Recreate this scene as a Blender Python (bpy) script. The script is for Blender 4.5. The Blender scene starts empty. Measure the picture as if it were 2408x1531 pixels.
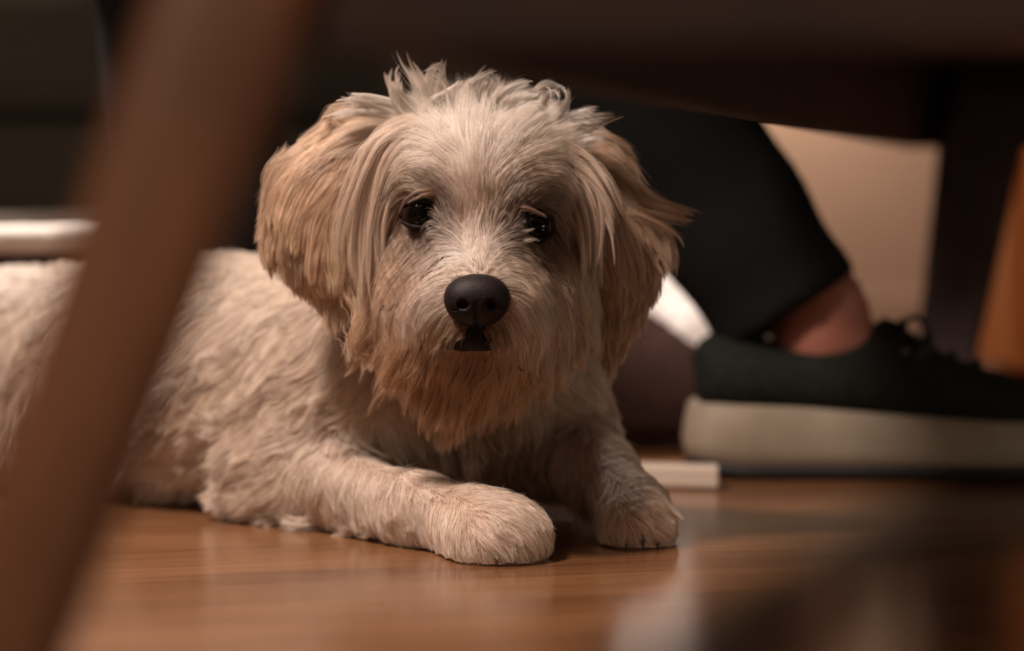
import bpy, bmesh, math, random
import numpy as np
from mathutils import Vector, Matrix, kdtree

rng = np.random.default_rng(7)
random.seed(7)
S = bpy.context.scene
COL = S.collection
PI = math.pi

# ------------------------------------------------------------ camera, world, lights, exposure
PITCH = math.radians(3.02)
FPX = 6020.0
CAMZ = 0.21
cam_d = bpy.data.cameras.new('camera')
cam = bpy.data.objects.new('camera', cam_d)
COL.objects.link(cam)
cam.location = (0, 0, CAMZ)
cam.rotation_euler = (PI / 2 - PITCH, 0, 0)
cam_d.sensor_width = 36.0
cam_d.lens = 36.0 * FPX / 2408.0
cam_d.clip_start = 0.02
cam_d.dof.use_dof = True
cam_d.dof.focus_distance = 1.452
cam_d.dof.aperture_fstop = 3.1
S.camera = cam

S.view_settings.view_transform = 'Standard'
S.view_settings.look = 'None'
S.view_settings.gamma = 1.0
S.view_settings.use_curve_mapping = False
S.view_settings.exposure = -0.15

W = bpy.data.worlds.new('world')
S.world = W
W.use_nodes = True
W.node_tree.nodes['Background'].inputs[0].default_value = (0.92, 0.62, 0.45, 1)
W.node_tree.nodes['Background'].inputs[1].default_value = 0.20


def area(name, loc, target, size, power, color):
    l = bpy.data.lights.new(name, 'AREA')
    l.energy = power
    l.size = size
    l.color = color
    o = bpy.data.objects.new(name, l)
    COL.objects.link(o)
    o.location = loc
    d = Vector(target) - Vector(loc)
    o.rotation_euler = d.to_track_quat('-Z', 'Y').to_euler()
    return o


def spot(name, loc, target, radius, power, color, deg, blend):
    l = bpy.data.lights.new(name, 'SPOT')
    l.energy = power
    l.shadow_soft_size = radius
    l.color = color
    l.spot_size = math.radians(deg)
    l.spot_blend = blend
    o = bpy.data.objects.new(name, l)
    COL.objects.link(o)
    o.location = loc
    o.rotation_euler = (Vector(target) - Vector(loc)).to_track_quat('-Z', 'Y').to_euler()
    return o


spot('reading_lamp', (-0.66, 1.08, 1.42), (-0.09, 1.42, 0.10), 0.13, 172.0, (1.0, 0.80, 0.69), 50, 1.0)
spot('bed_rim_fill', (0.09, 2.45, 1.35), (0.12, 2.06, 0.12), 0.06, 120.0, (1.0, 0.85, 0.76), 15, 0.5)  # unseen spot from behind, added to whiten the right bed rim
spot('bed_rim_spot', (-1.20, 1.20, 0.65), (0.135, 2.045, 0.142), 0.04, 330.0, (1.0, 0.87, 0.80), 6.5, 0.9)  # narrow spot out of view, added for the right rim alone
spot('bed_left_fill', (-0.75, 2.25, 1.25), (-0.36, 2.03, 0.17), 0.08, 190.0, (1.0, 0.84, 0.74), 30, 1.0)  # unseen spot added to brighten the left stretch of the bed rim
area('hair_lamp', (-0.10, 2.55, 1.50), (0.0, 1.55, 0.2), 0.20, 9.0, (1.0, 0.82, 0.70))
area('wall_fill', (0.26, 3.30, 0.60), (0.38, 3.5, 0.25), 0.10, 3.2, (1.0, 0.72, 0.54))  # unseen light added close to the back wall to brighten it
area('cabinet_fill', (0.66, 2.50, 0.72), (0.56, 2.72, 0.15), 0.12, 2.2, (1.0, 0.72, 0.50))  # added above the view to light the cabinet front
area('front_fill', (-0.42, -0.25, 0.72), (-0.10, 0.7, 0.2), 0.06, 4.6, (1.0, 0.72, 0.54))  # fill added near the camera for the near table leg and rail
area('low_right_fill', (1.15, 1.10, 0.24), (0.15, 1.75, 0.08), 0.22, 1.5, (1.0, 0.80, 0.62))  # unseen low fill from the right, added for shoe sole and dog's chest

S.cycles.max_bounces = 8
S.cycles.diffuse_bounces = 3
S.cycles.glossy_bounces = 4
S.cycles.transmission_bounces = 6
S.cycles.transparent_max_bounces = 4
S.cycles.use_denoising = True
S.cycles.sample_clamp_indirect = 6.0

# ------------------------------------------------------------ measuring helpers
FWD = np.array([0, math.cos(PITCH), -math.sin(PITCH)])
UPV = np.array([0, math.sin(PITCH), math.cos(PITCH)])
RGT = np.array([1.0, 0, 0])
CAM = np.array([0, 0, CAMZ])


def P(px, py, d):
    return CAM + d * (FWD + (px - 1204) / FPX * RGT + (765.5 - py) / FPX * UPV)


def PY(px, py, Y):
    """point on the sight line through (px, py) at world depth Y"""
    v = FWD + (px - 1204) / FPX * RGT + (765.5 - py) / FPX * UPV
    return CAM + v * (Y / v[1])


def PZ(px, Y, z):
    """point at world depth Y and height z seen in column px"""
    d = Y * FWD[1] + (z - CAMZ) * FWD[2]
    return np.array([(px - 1204) / FPX * d, Y, z])


def img(p):
    """where points stand in the photograph"""
    q = p - CAM
    d = q @ FWD
    return np.stack([1204 + FPX * (q @ RGT) / d, 765.5 - FPX * (q @ UPV) / d], -1), d


# ------------------------------------------------------------ materials
def mat(name, base=(0.5, 0.5, 0.5), rough=0.5, spec=0.5, coat=0.0):
    m = bpy.data.materials.new(name)
    m.use_nodes = True
    b = m.node_tree.nodes['Principled BSDF']
    b.inputs['Base Color'].default_value = (*base, 1)
    b.inputs['Roughness'].default_value = rough
    b.inputs['Specular IOR Level'].default_value = spec
    b.inputs['Coat Weight'].default_value = coat
    return m


def N(m, t, **kw):
    n = m.node_tree.nodes.new(t)
    for k, v in kw.items():
        setattr(n, k, v)
    return n


def L(m, a, b):
    m.node_tree.links.new(a, b)


def noisy(m, c1, c2, scale=(8, 8, 8), detail=6, nscale=1.0, bump=0.0, lo=0.3, hi=0.7, bdist=0.002, gen='Object'):
    b = m.node_tree.nodes['Principled BSDF']
    tc = N(m, 'ShaderNodeTexCoord')
    mp = N(m, 'ShaderNodeMapping')
    mp.inputs['Scale'].default_value = scale
    L(m, tc.outputs[gen], mp.inputs['Vector'])
    nz = N(m, 'ShaderNodeTexNoise')
    nz.inputs['Scale'].default_value = nscale
    nz.inputs['Detail'].default_value = detail
    L(m, mp.outputs[0], nz.inputs['Vector'])
    r = N(m, 'ShaderNodeValToRGB')
    r.color_ramp.elements[0].position = lo
    r.color_ramp.elements[1].position = hi
    r.color_ramp.elements[0].color = (*c1, 1)
    r.color_ramp.elements[1].color = (*c2, 1)
    L(m, nz.outputs['Fac'], r.inputs[0])
    L(m, r.outputs[0], b.inputs['Base Color'])
    if bump:
        bp = N(m, 'ShaderNodeBump')
        bp.inputs['Strength'].default_value = bump
        bp.inputs['Distance'].default_value = bdist
        L(m, nz.outputs['Fac'], bp.inputs['Height'])
        L(m, bp.outputs[0], b.inputs['Normal'])
    return m


def floor_material():
    m = mat('oak_floor', (0.3, 0.15, 0.07), 0.28, 0.5)
    b = m.node_tree.nodes['Principled BSDF']
    tc = N(m, 'ShaderNodeTexCoord')
    rot = N(m, 'ShaderNodeMapping')
    rot.inputs['Rotation'].default_value = (0, 0, math.radians(-16))
    L(m, tc.outputs['Object'], rot.inputs['Vector'])
    br = N(m, 'ShaderNodeTexBrick')
    br.offset = 0.37
    br.inputs['Scale'].default_value = 1.0
    br.inputs['Brick Width'].default_value = 1.3
    br.inputs['Row Height'].default_value = 0.19
    br.inputs['Mortar Size'].default_value = 0.0008
    br.inputs['Mortar Smooth'].default_value = 0.3
    br.inputs['Color1'].default_value = (0.42, 0.42, 0.42, 1)
    br.inputs['Color2'].default_value = (0.62, 0.62, 0.62, 1)
    br.inputs['Mortar'].default_value = (0.05, 0.05, 0.05, 1)
    L(m, rot.outputs[0], br.inputs['Vector'])
    g = N(m, 'ShaderNodeMapping')
    g.inputs['Scale'].default_value = (6, 130, 6)
    L(m, rot.outputs[0], g.inputs['Vector'])
    nz = N(m, 'ShaderNodeTexNoise')
    nz.inputs['Scale'].default_value = 1.0
    nz.inputs['Detail'].default_value = 8
    nz.inputs['Distortion'].default_value = 0.6
    L(m, g.outputs[0], nz.inputs['Vector'])
    g2 = N(m, 'ShaderNodeMapping')
    g2.inputs['Scale'].default_value = (1.6, 9, 2)
    L(m, rot.outputs[0], g2.inputs['Vector'])
    nz2 = N(m, 'ShaderNodeTexNoise')
    nz2.inputs['Scale'].default_value = 1.0
    nz2.inputs['Detail'].default_value = 3
    L(m, g2.outputs[0], nz2.inputs['Vector'])
    r = N(m, 'ShaderNodeValToRGB')
    e = r.color_ramp.elements
    e[0].position, e[0].color = 0.30, (0.115, 0.045, 0.018, 1)
    e[1].position, e[1].color = 0.72, (0.35, 0.172, 0.080, 1)
    n = e.new(0.5)
    n.color = (0.25, 0.112, 0.048, 1)
    mx = N(m, 'ShaderNodeMix', data_type='FLOAT')
    mx.inputs[0].default_value = 0.62
    L(m, nz.outputs['Fac'], mx.inputs[2])
    L(m, nz2.outputs['Fac'], mx.inputs[3])
    L(m, mx.outputs[0], r.inputs[0])
    mm = N(m, 'ShaderNodeMix', data_type='RGBA', blend_type='MULTIPLY')
    mm.inputs[0].default_value = 0.55
    L(m, r.outputs[0], mm.inputs[6])
    L(m, br.outputs['Color'], mm.inputs[7])
    L(m, mm.outputs[2], b.inputs['Base Color'])
    bp = N(m, 'ShaderNodeBump')
    bp.inputs['Strength'].default_value = 0.25
    bp.inputs['Distance'].default_value = 0.0006
    L(m, nz.outputs['Fac'], bp.inputs['Height'])
    L(m, bp.outputs[0], b.inputs['Normal'])
    rr = N(m, 'ShaderNodeMapRange')
    rr.inputs['To Min'].default_value = 0.13
    rr.inputs['To Max'].default_value = 0.27
    L(m, nz2.outputs['Fac'], rr.inputs['Value'])
    L(m, rr.outputs[0], b.inputs['Roughness'])
    return m


M = {}
M['floor'] = floor_material()
M['wall'] = noisy(mat('plaster', rough=0.9, spec=0.2), (0.42, 0.33, 0.27), (0.47, 0.37, 0.30), (3, 3, 3), bump=0.1)
M['ceiling'] = noisy(mat('ceiling_paint', rough=0.9, spec=0.2), (0.5, 0.45, 0.4), (0.55, 0.5, 0.45), (3, 3, 3))
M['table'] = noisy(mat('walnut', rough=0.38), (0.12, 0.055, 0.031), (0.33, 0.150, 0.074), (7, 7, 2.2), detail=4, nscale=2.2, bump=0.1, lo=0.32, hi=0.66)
M['table_shaded'] = noisy(mat('walnut_shaded', rough=0.7, spec=0.25), (0.036, 0.022, 0.020), (0.062, 0.038, 0.034), (30, 3, 30), detail=4, nscale=1.0, bump=0.1)  # walnut copy darkened to stand in for shade on rails and far leg
M['sofa'] = noisy(mat('sofa_fabric', rough=0.95, spec=0.1), (0.10, 0.10, 0.085), (0.145, 0.14, 0.12), (200, 200, 200), bump=0.3)
M['trousers'] = noisy(mat('black_cotton', rough=0.9, spec=0.15), (0.008, 0.0085, 0.0082), (0.012, 0.0122, 0.0115), (300, 300, 300), bump=0.2)
M['shoe'] = noisy(mat('shoe_suede', rough=0.8, spec=0.2), (0.009, 0.011, 0.009), (0.017, 0.020, 0.016), (150, 150, 150), bump=0.2)
M['sole'] = noisy(mat('sole_rubber', rough=0.6, spec=0.3), (0.30, 0.25, 0.185), (0.36, 0.31, 0.24), (30, 30, 30), bump=0.05)
M['outsole'] = mat('outsole_rubber', (0.012, 0.011, 0.010), 0.7)
M['lace'] = noisy(mat('lace_cord', rough=0.8), (0.03, 0.03, 0.03), (0.06, 0.055, 0.05), (200, 200, 200))
M['eyelet'] = mat('eyelet_metal', (0.16, 0.14, 0.13), 0.5)
M['eyelet'].node_tree.nodes['Principled BSDF'].inputs['Metallic'].default_value = 1.0
M['skin'] = noisy(mat('skin', rough=0.55), (0.33, 0.115, 0.075), (0.40, 0.15, 0.10), (40, 40, 40), bump=0.05)
M['bed_side'] = noisy(mat('brown_suede', rough=0.9, spec=0.15), (0.040, 0.021, 0.017), (0.060, 0.031, 0.024), (90, 90, 90), bump=0.2)
M['fleece'] = noisy(mat('white_fleece', rough=1.0, spec=0.1), (0.80, 0.74, 0.69), (0.90, 0.85, 0.80), (120, 120, 120), bump=0.6, bdist=0.004)
M['strip'] = noisy(mat('pale_matte', rough=0.8), (0.60, 0.50, 0.42), (0.66, 0.56, 0.47), (10, 10, 10))  # even pale tone for the short strip on the floor
M['cabinet'] = noisy(mat('orange_wood', rough=0.45), (0.62, 0.20, 0.045), (0.78, 0.29, 0.075), (4, 4, 1.2), detail=5, nscale=3, bump=0.05)
M['knob'] = mat('brass_knob', (0.6, 0.4, 0.2), 0.3)


# ------------------------------------------------------------ object helpers
def mesh_obj(name, verts, faces, m, parent=None, smooth=True):
    me = bpy.data.meshes.new(name)
    me.from_pydata([tuple(map(float, v)) for v in verts], [], [tuple(int(i) for i in f) for f in faces])
    me.update()
    if smooth:
        me.polygons.foreach_set('use_smooth', [True] * len(me.polygons))
    if m:
        me.materials.append(m)
    o = bpy.data.objects.new(name, me)
    COL.objects.link(o)
    if parent:
        attach(o, parent)
    return o


def world_of(o):
    v = Vector((0, 0, 0))
    while o:
        v += o.location
        o = o.parent
    return v


def attach(o, parent):
    o.parent = parent
    o.location = Vector(o.location) - world_of(parent)


def thing(name, label, cat, loc, group=None):
    o = bpy.data.objects.new(name, None)
    o.empty_display_size = 0.05
    COL.objects.link(o)
    o.location = [float(v) for v in loc]
    o['label'] = label
    o['category'] = cat
    if group:
        o['group'] = group
    return o


def bevel(o, w=0.003, seg=3):
    b = o.modifiers.new('bevel', 'BEVEL')
    b.width = w
    b.segments = seg
    b.limit_method = 'ANGLE'
    b.angle_limit = math.radians(35)
    return o


def box(name, lo, hi, m, parent=None, bw=0.003):
    x0, y0, z0 = lo
    x1, y1, z1 = hi
    v = [(x0, y0, z0), (x1, y0, z0), (x1, y1, z0), (x0, y1, z0), (x0, y0, z1), (x1, y0, z1), (x1, y1, z1), (x0, y1, z1)]
    f = [(0, 3, 2, 1), (4, 5, 6, 7), (0, 1, 5, 4), (1, 2, 6, 5), (2, 3, 7, 6), (3, 0, 4, 7)]
    o = mesh_obj(name, v, f, m, parent, smooth=False)
    if bw:
        bevel(o, bw)
    return o


def prism(name, bottom, top, m, parent=None, bw=0.003):
    """closed solid between two rings of the same number of points"""
    n = len(bottom)
    v = list(bottom) + list(top)
    f = [tuple(reversed(range(n))), tuple(range(n, 2 * n))]
    f += [(i, (i + 1) % n, n + (i + 1) % n, n + i) for i in range(n)]
    o = mesh_obj(name, v, f, m, parent, smooth=False)
    bm = bmesh.new()
    bm.from_mesh(o.data)
    bmesh.ops.recalc_face_normals(bm, faces=bm.faces)
    bm.to_mesh(o.data)
    bm.free()
    if bw:
        bevel(o, bw)
    return o


def smooth_path(pts, n):
    pts = np.array(pts, float)
    k = len(pts)
    t = np.linspace(0, k - 1, n)
    out = []
    for u in t:
        i = min(int(u), k - 2)
        s = u - i
        p0, p1, p2, p3 = pts[max(i - 1, 0)], pts[i], pts[i + 1], pts[min(i + 2, k - 1)]
        out.append(0.5 * ((2 * p1) + (-p0 + p2) * s + (2 * p0 - 5 * p1 + 4 * p2 - p3) * s * s + (-p0 + 3 * p1 - 3 * p2 + p3) * s ** 3))
    return np.array(out)


def rings_obj(name, rings, m, parent=None, cap=True, closed=False):
    n = len(rings[0])
    v = [p for r in rings for p in r]
    f = []
    R = len(rings)
    for i in range(R if closed else R - 1):
        a, b = i * n, ((i + 1) % R) * n
        for j in range(n):
            f.append((a + j, a + (j + 1) % n, b + (j + 1) % n, b + j))
    if cap and not closed:
        f.append(tuple(reversed(range(n))))
        f.append(tuple(range((R - 1) * n, R * n)))
    o = mesh_obj(name, v, f, m, parent)
    bm = bmesh.new()
    bm.from_mesh(o.data)
    bmesh.ops.recalc_face_normals(bm, faces=bm.faces)
    bm.to_mesh(o.data)
    bm.free()
    return o


def tube(name, path, rad, m, parent=None, seg=16, closed=False, flat=1.0, wob=None):
    path = np.array(path, float)
    n = len(path)
    rad = np.broadcast_to(rad, (n,))
    rings = []
    for i in range(n):
        if closed:
            t = path[(i + 1) % n] - path[i - 1]
        else:
            t = path[min(i + 1, n - 1)] - path[max(i - 1, 0)]
        t /= np.linalg.norm(t)
        a = np.cross(t, (0, 1, 0.001) if abs(t[1]) < 0.9 else (1, 0, 0))
        a /= np.linalg.norm(a)
        b = np.cross(t, a)
        ring = []
        for k in range(seg):
            th = 2 * PI * k / seg
            r = rad[i] * (1 + (wob(i / n, th) if wob else 0))
            ring.append(path[i] + a * math.cos(th) * r + b * math.sin(th) * r * flat)
        rings.append(ring)
    return rings_obj(name, rings, m, parent, closed=closed)


# ------------------------------------------------------------ the room
def struct(o):
    o['kind'] = 'structure'
    return o


struct(box('floor', (-2.0, -0.6, -0.03), (2.0, 3.56, 0.0), M['floor'], bw=0))
struct(box('wall_back', (-2.0, 3.5, 0.0), (2.0, 3.56, 2.3), M['wall'], bw=0))
struct(box('wall_left', (-2.06, -0.6, 0.0), (-2.0, 3.5, 2.3), M['wall'], bw=0))
struct(box('baseboard_back', (-2.0, 3.485, 0.0), (2.0, 3.5, 0.07), M['wall'], bw=0.003))

# ------------------------------------------------------------ low table in front
A = np.array([-0.062, 0.700])
Bp = np.array([0.372, 2.42])
ab = (Bp - A) / np.linalg.norm(Bp - A)
pr = np.array([0.985, -0.17])          # along the short side, to the right
ZB = 0.250
ZT = 0.335
table = thing('low_table', 'dark brown wooden low table with slanted legs, seen from underneath, in front of the dog', 'table', (A[0] + 0.3, A[1] + 0.5, 0))


def v3(p, z):
    return np.array([p[0], p[1], z])


def board(name, p, q, th, z0, z1, m, side):
    d = (q - p) / np.linalg.norm(q - p)
    nrm = np.array([d[1], -d[0]]) * side
    r = [p, q, q + nrm * th, p + nrm * th]
    return prism(name, [v3(x, z0) for x in r], [v3(x, z1) for x in r], m, table, 0.003)


C_ = A + pr * 0.62
D_ = Bp + pr * 0.62
board('side_rail', A + ab * 0.02, Bp, 0.022, ZB, ZT, M['table_shaded'], 1)
board('side_rail', C_, D_, 0.022, ZB, ZT, M['table_shaded'], -1)
board('end_rail', A + pr * 0.0, C_, 0.022, ZB - 0.002, ZT, M['table_shaded'], -1)
board('end_rail', Bp, D_, 0.022, ZB, ZT, M['table_shaded'], 1)
ov = 0.03
ol = 0.21  # overhang widened out of view so its shadow darkens the right side
top_ring = [A - pr * ol - ab * ov, C_ + pr * ol - ab * ov, D_ + pr * ol + ab * ov, Bp - pr * 0.035 + ab * ov]
prism('tabletop', [v3(x, ZT) for x in top_ring], [v3(x, ZT + 0.022) for x in top_ring], M['table'], table, 0.005)


def slab_leg(top, bot, wt, wb, tt, tb, m):
    """top/bot: centre points; widths along the view's x and thickness along y"""
    def ring(c, w, t):
        pts = []
        for k in range(20):
            a = 2 * PI * (k + 0.5) / 20
            ca, sa = math.cos(a), math.sin(a)
            e = 0.45
            x = math.copysign(abs(ca) ** e, ca) * w / 2
            y = math.copysign(abs(sa) ** e, sa) * t / 2
            pts.append(np.array(c) + np.array([x, y, 0]))
        return pts
    rings = []
    for i in range(9):
        s = i / 8
        rings.append(ring(np.array(top) * (1 - s) + np.array(bot) * s, wt * (1 - s) + wb * s, tt * (1 - s) + tb * s))
    return rings_obj('leg', rings, m, table)


def line_leg(p1, p2, z0, z1):
    d = p2 - p1
    return p1 + d * (z1 - p1[2]) / d[2], p1 + d * (z0 - p1[2]) / d[2]


t_, b_ = line_leg(PY(480, 200, 0.70), PY(178, 1050, 0.70), 0.0, ZT)
slab_leg(t_, b_, 0.0505, 0.031, 0.030, 0.026, M['table'])
sh = b_ - t_
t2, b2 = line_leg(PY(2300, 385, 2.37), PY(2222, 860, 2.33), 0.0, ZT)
slab_leg(t2, b2, 0.088, 0.046, 0.050, 0.036, M['table_shaded'])
for q in (C_, D_):
    tt = v3(q, ZT)
    slab_leg(tt, tt + np.array([-sh[0] * 0.9, 0, -ZT]), 0.05, 0.03, 0.03, 0.026, M['table'])

# ------------------------------------------------------------ sofa, cabinet behind
sofa = thing('sofa', 'near-black sofa along the back, behind the dog and the trouser legs', 'sofa', (-0.7, 2.8, 0))
box('sofa_base', (-1.75, 2.52, 0.05), (0.14, 3.3, 0.28), M['sofa'], sofa, 0.02)
box('seat_cushion', (-1.55, 2.50, 0.28), (-0.62, 3.1, 0.43), M['sofa'], sofa, 0.04)
box('seat_cushion', (-0.60, 2.50, 0.28), (0.14, 3.1, 0.43), M['sofa'], sofa, 0.04)
box('backrest', (-1.75, 3.05, 0.28), (0.14, 3.32, 0.85), M['sofa'], sofa, 0.05)
box('armrest', (-1.78, 2.50, 0.05), (-1.56, 3.3, 0.62), M['sofa'], sofa, 0.05)
for x in (-1.68, 0.08):
    for y in (2.6, 3.2):
        tube('foot', [(x, y, 0.0), (x, y, 0.055)], 0.02, M['table_shaded'], sofa, 12)

cab = thing('cabinet', 'orange-brown wooden cabinet at the right edge behind the dark table leg', 'cabinet', (0.85, 2.9, 0))
box('body', (0.530, 2.70, 0.02), (1.25, 2.98, 0.78), M['cabinet'], cab, 0.005)
for x in (0.54, 0.895):
    d_ = box('door', (x, 2.685, 0.06), (x + 0.345, 2.70, 0.74), M['cabinet'], cab, 0.004)
    kx = x + (0.315 if x < 0.6 else 0.035)
    tube('handle', [(kx, 2.686, 0.42), (kx, 2.665, 0.42)], 0.010, M['knob'], d_, 14)
box('plinth', (0.56, 2.73, 0.0), (1.22, 2.95, 0.02), M['table_shaded'], cab, 0)

# ------------------------------------------------------------ pet bed behind the dog
bed = thing('pet_bed', 'low brown padded pet bed with thick bright white rim behind the dog', 'pet bed', (-0.15, 2.15, 0))
front = [PY(x, y, Y + 0.035) for x, y, Y in [(-330, 574, 2.10), (-150, 564, 2.03), (80, 562, 2.0), (340, 564, 2.0), (600, 582, 2.0), (800, 604, 2.0), (1100, 615, 2.02), (1380, 622, 2.03),
                                     (1500, 640, 2.03), (1590, 685, 2.03), (1660, 740, 2.035), (1745, 800, 2.07)]]
back = [(0.17, 2.2, 0.105), (0.13, 2.36, 0.14), (0.0, 2.42, 0.17), (-0.25, 2.43, 0.18), (-0.45, 2.38, 0.178), (-0.535, 2.25, 0.176)]
loop = np.array(front + [np.array(b) for b in back])
lp = smooth_path(np.vstack([loop, loop[:1]]), 97)[:-1]
rr = []
for p in lp:
    x = 1204 + FPX * p[0] / p[1]
    rr.append(0.0110 if x < 900 else min(0.0110 + (x - 900) / 600 * 0.0155, 0.0265))
rr = np.array(rr)
tube('rim', lp, rr, M['fleece'], bed, 18, closed=True, wob=lambda s, th: 0.03 * math.sin(40 * s * 6.28) + 0.02 * math.sin(3 * th + 50 * s))
cen = lp.mean(0)
rings = []
for f, zf in ((0.985, 1.0), (1.02, 0.75), (1.03, 0.45), (1.015, 0.18), (0.96, 0.05)):
    ring = []
    for p in lp:
        q = cen + (p - cen) * f
        q[2] = max((p[2] - 0.012) * zf, 0.008)
        if p[2] * zf < 0:
            q[2] = 0.01
        ring.append(q)
    rings.append(ring)
rings_obj('side_wall', rings, M['bed_side'], bed, cap=True)
rings = []
for f, z in ((0.90, 0.03), (0.92, 0.06), (0.88, 0.085), (0.7, 0.095), (0.3, 0.097)):
    rings.append([np.array([cen[0] + (p[0] - cen[0]) * f, cen[1] + (p[1] - cen[1]) * f, z]) for p in lp])
rings_obj('cushion', rings, M['fleece'], bed, cap=True)

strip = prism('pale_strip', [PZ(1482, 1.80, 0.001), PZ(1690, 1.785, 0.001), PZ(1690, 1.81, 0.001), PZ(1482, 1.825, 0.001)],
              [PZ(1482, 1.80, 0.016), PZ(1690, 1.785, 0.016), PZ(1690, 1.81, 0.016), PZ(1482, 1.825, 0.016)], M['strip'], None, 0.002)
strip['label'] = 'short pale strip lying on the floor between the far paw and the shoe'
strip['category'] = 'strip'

# ------------------------------------------------------------ person: trousers, legs, shoes
person = thing('person', 'person in black trousers and dark lace-up shoes with thick pale soles, seated behind the dog', 'person', (0.05, 2.0, 0))


def lathe_leg(name, pts, rads, m, flat=1.0, wob=None, seg=28, n=40):
    path = smooth_path(pts, n)
    r = np.interp(np.linspace(0, 1, n), np.linspace(0, 1, len(rads)), rads)
    return tube(name, path, r, m, person, seg, flat=flat, wob=wob)


# trousers: one garment, both legs and seat, voxel-joined
def join_remesh(name, parts, m, parent, voxel, smooth_iter=6):
    bm = bmesh.new()
    for o in parts:
        tmp = bmesh.new()
        tmp.from_mesh(o.data)
        off = world_of(o)
        bmesh.ops.translate(tmp, verts=tmp.verts, vec=off)
        me = bpy.data.meshes.new('t')
        tmp.to_mesh(me)
        bm.from_mesh(me)
        tmp.free()
        bpy.data.objects.remove(o)
    me = bpy.data.meshes.new(name)
    bm.to_mesh(me)
    bm.free()
    o = bpy.data.objects.new(name, me)
    COL.objects.link(o)
    md = o.modifiers.new('r', 'REMESH')
    md.mode = 'VOXEL'
    md.voxel_size = voxel
    if smooth_iter:
        sm = o.modifiers.new('s', 'SMOOTH')
        sm.iterations = smooth_iter
        sm.factor = 0.5
    dg = bpy.context.evaluated_depsgraph_get()
    ev = o.evaluated_get(dg)
    nm = bpy.data.meshes.new_from_object(ev)
    bpy.data.objects.remove(o)
    o = bpy.data.objects.new(name, nm)
    COL.objects.link(o)
    nm.materials.clear()
    if m:
        nm.materials.append(m)
    nm.polygons.foreach_set('use_smooth', [True] * len(nm.polygons))
    if parent:
        attach(o, parent)
    return o


hemc = PY(1852, 722, 1.90)
kneeR = np.array([-0.055, 1.99, 0.52])
hipR = np.array([-0.10, 2.66, 0.555])
fold = lambda s, th: 0.035 * math.sin(9 * s * 6.28 + 2 * math.sin(th)) + 0.03 * math.sin(2 * th + 7 * s)
hd = (kneeR - hemc) / np.linalg.norm(kneeR - hemc)
tp = []
tp.append(lathe_leg('t', [hemc - hd * 0.008, hemc + hd * 0.10, (hemc + kneeR) / 2 + hd * 0.04, kneeR - hd * 0.06, kneeR + np.array([0, 0.06, 0.01]), (kneeR + hipR) / 2, hipR],
                    [0.056, 0.061, 0.070, 0.078, 0.08, 0.088, 0.10], M['trousers'], 0.85, fold))
ankL = np.array([-0.225, 1.945, 0.115])
kneeL = np.array([-0.27, 2.0, 0.535])
hipL = np.array([-0.30, 2.66, 0.555])
tp.append(lathe_leg('t', [ankL, ankL * 0.6 + kneeL * 0.4, kneeL, (kneeL + hipL) / 2, hipL], [0.054, 0.066, 0.078, 0.088, 0.10], M['trousers'], 0.85, fold))
tp.append(lathe_leg('t', [(-0.36, 2.68, 0.58), (-0.20, 2.70, 0.59), (-0.04, 2.68, 0.58)], [0.10, 0.12, 0.10], M['trousers']))
tr = join_remesh('trousers', tp, M['trousers'], person, 0.007, 4)

# skin: the lower legs and ankles inside trousers and shoes, one body mesh
footc = PY(1905, 850, 1.885)
sk = []
sk.append(lathe_leg('t', [footc + np.array([0.02, 0, -0.02]), PY(1940, 805, 1.885), PY(1945, 745, 1.888), PY(1920, 690, 1.89), hemc + hd * 0.08, kneeR - hd * 0.03],
                    [0.040, 0.042, 0.034, 0.030, 0.038, 0.045], M['skin'], 0.52))
sk.append(lathe_leg('t', [(-0.225, 1.945, 0.06), ankL, ankL * 0.6 + kneeL * 0.4, kneeL], [0.034, 0.032, 0.045, 0.045], M['skin']))
sk.append(lathe_leg('t', [kneeR - hd * 0.03, kneeR + np.array([0, .05, 0]), hipR], [0.045, 0.05, 0.06], M['skin']))
sk.append(lathe_leg('t', [kneeL, kneeL + np.array([0, .05, 0]), hipL], [0.045, 0.05, 0.06], M['skin']))
sk.append(lathe_leg('t', [hipR, hipL], [0.06, 0.06], M['skin']))
join_remesh('body', sk, M['skin'], person, 0.008, 3)


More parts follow.
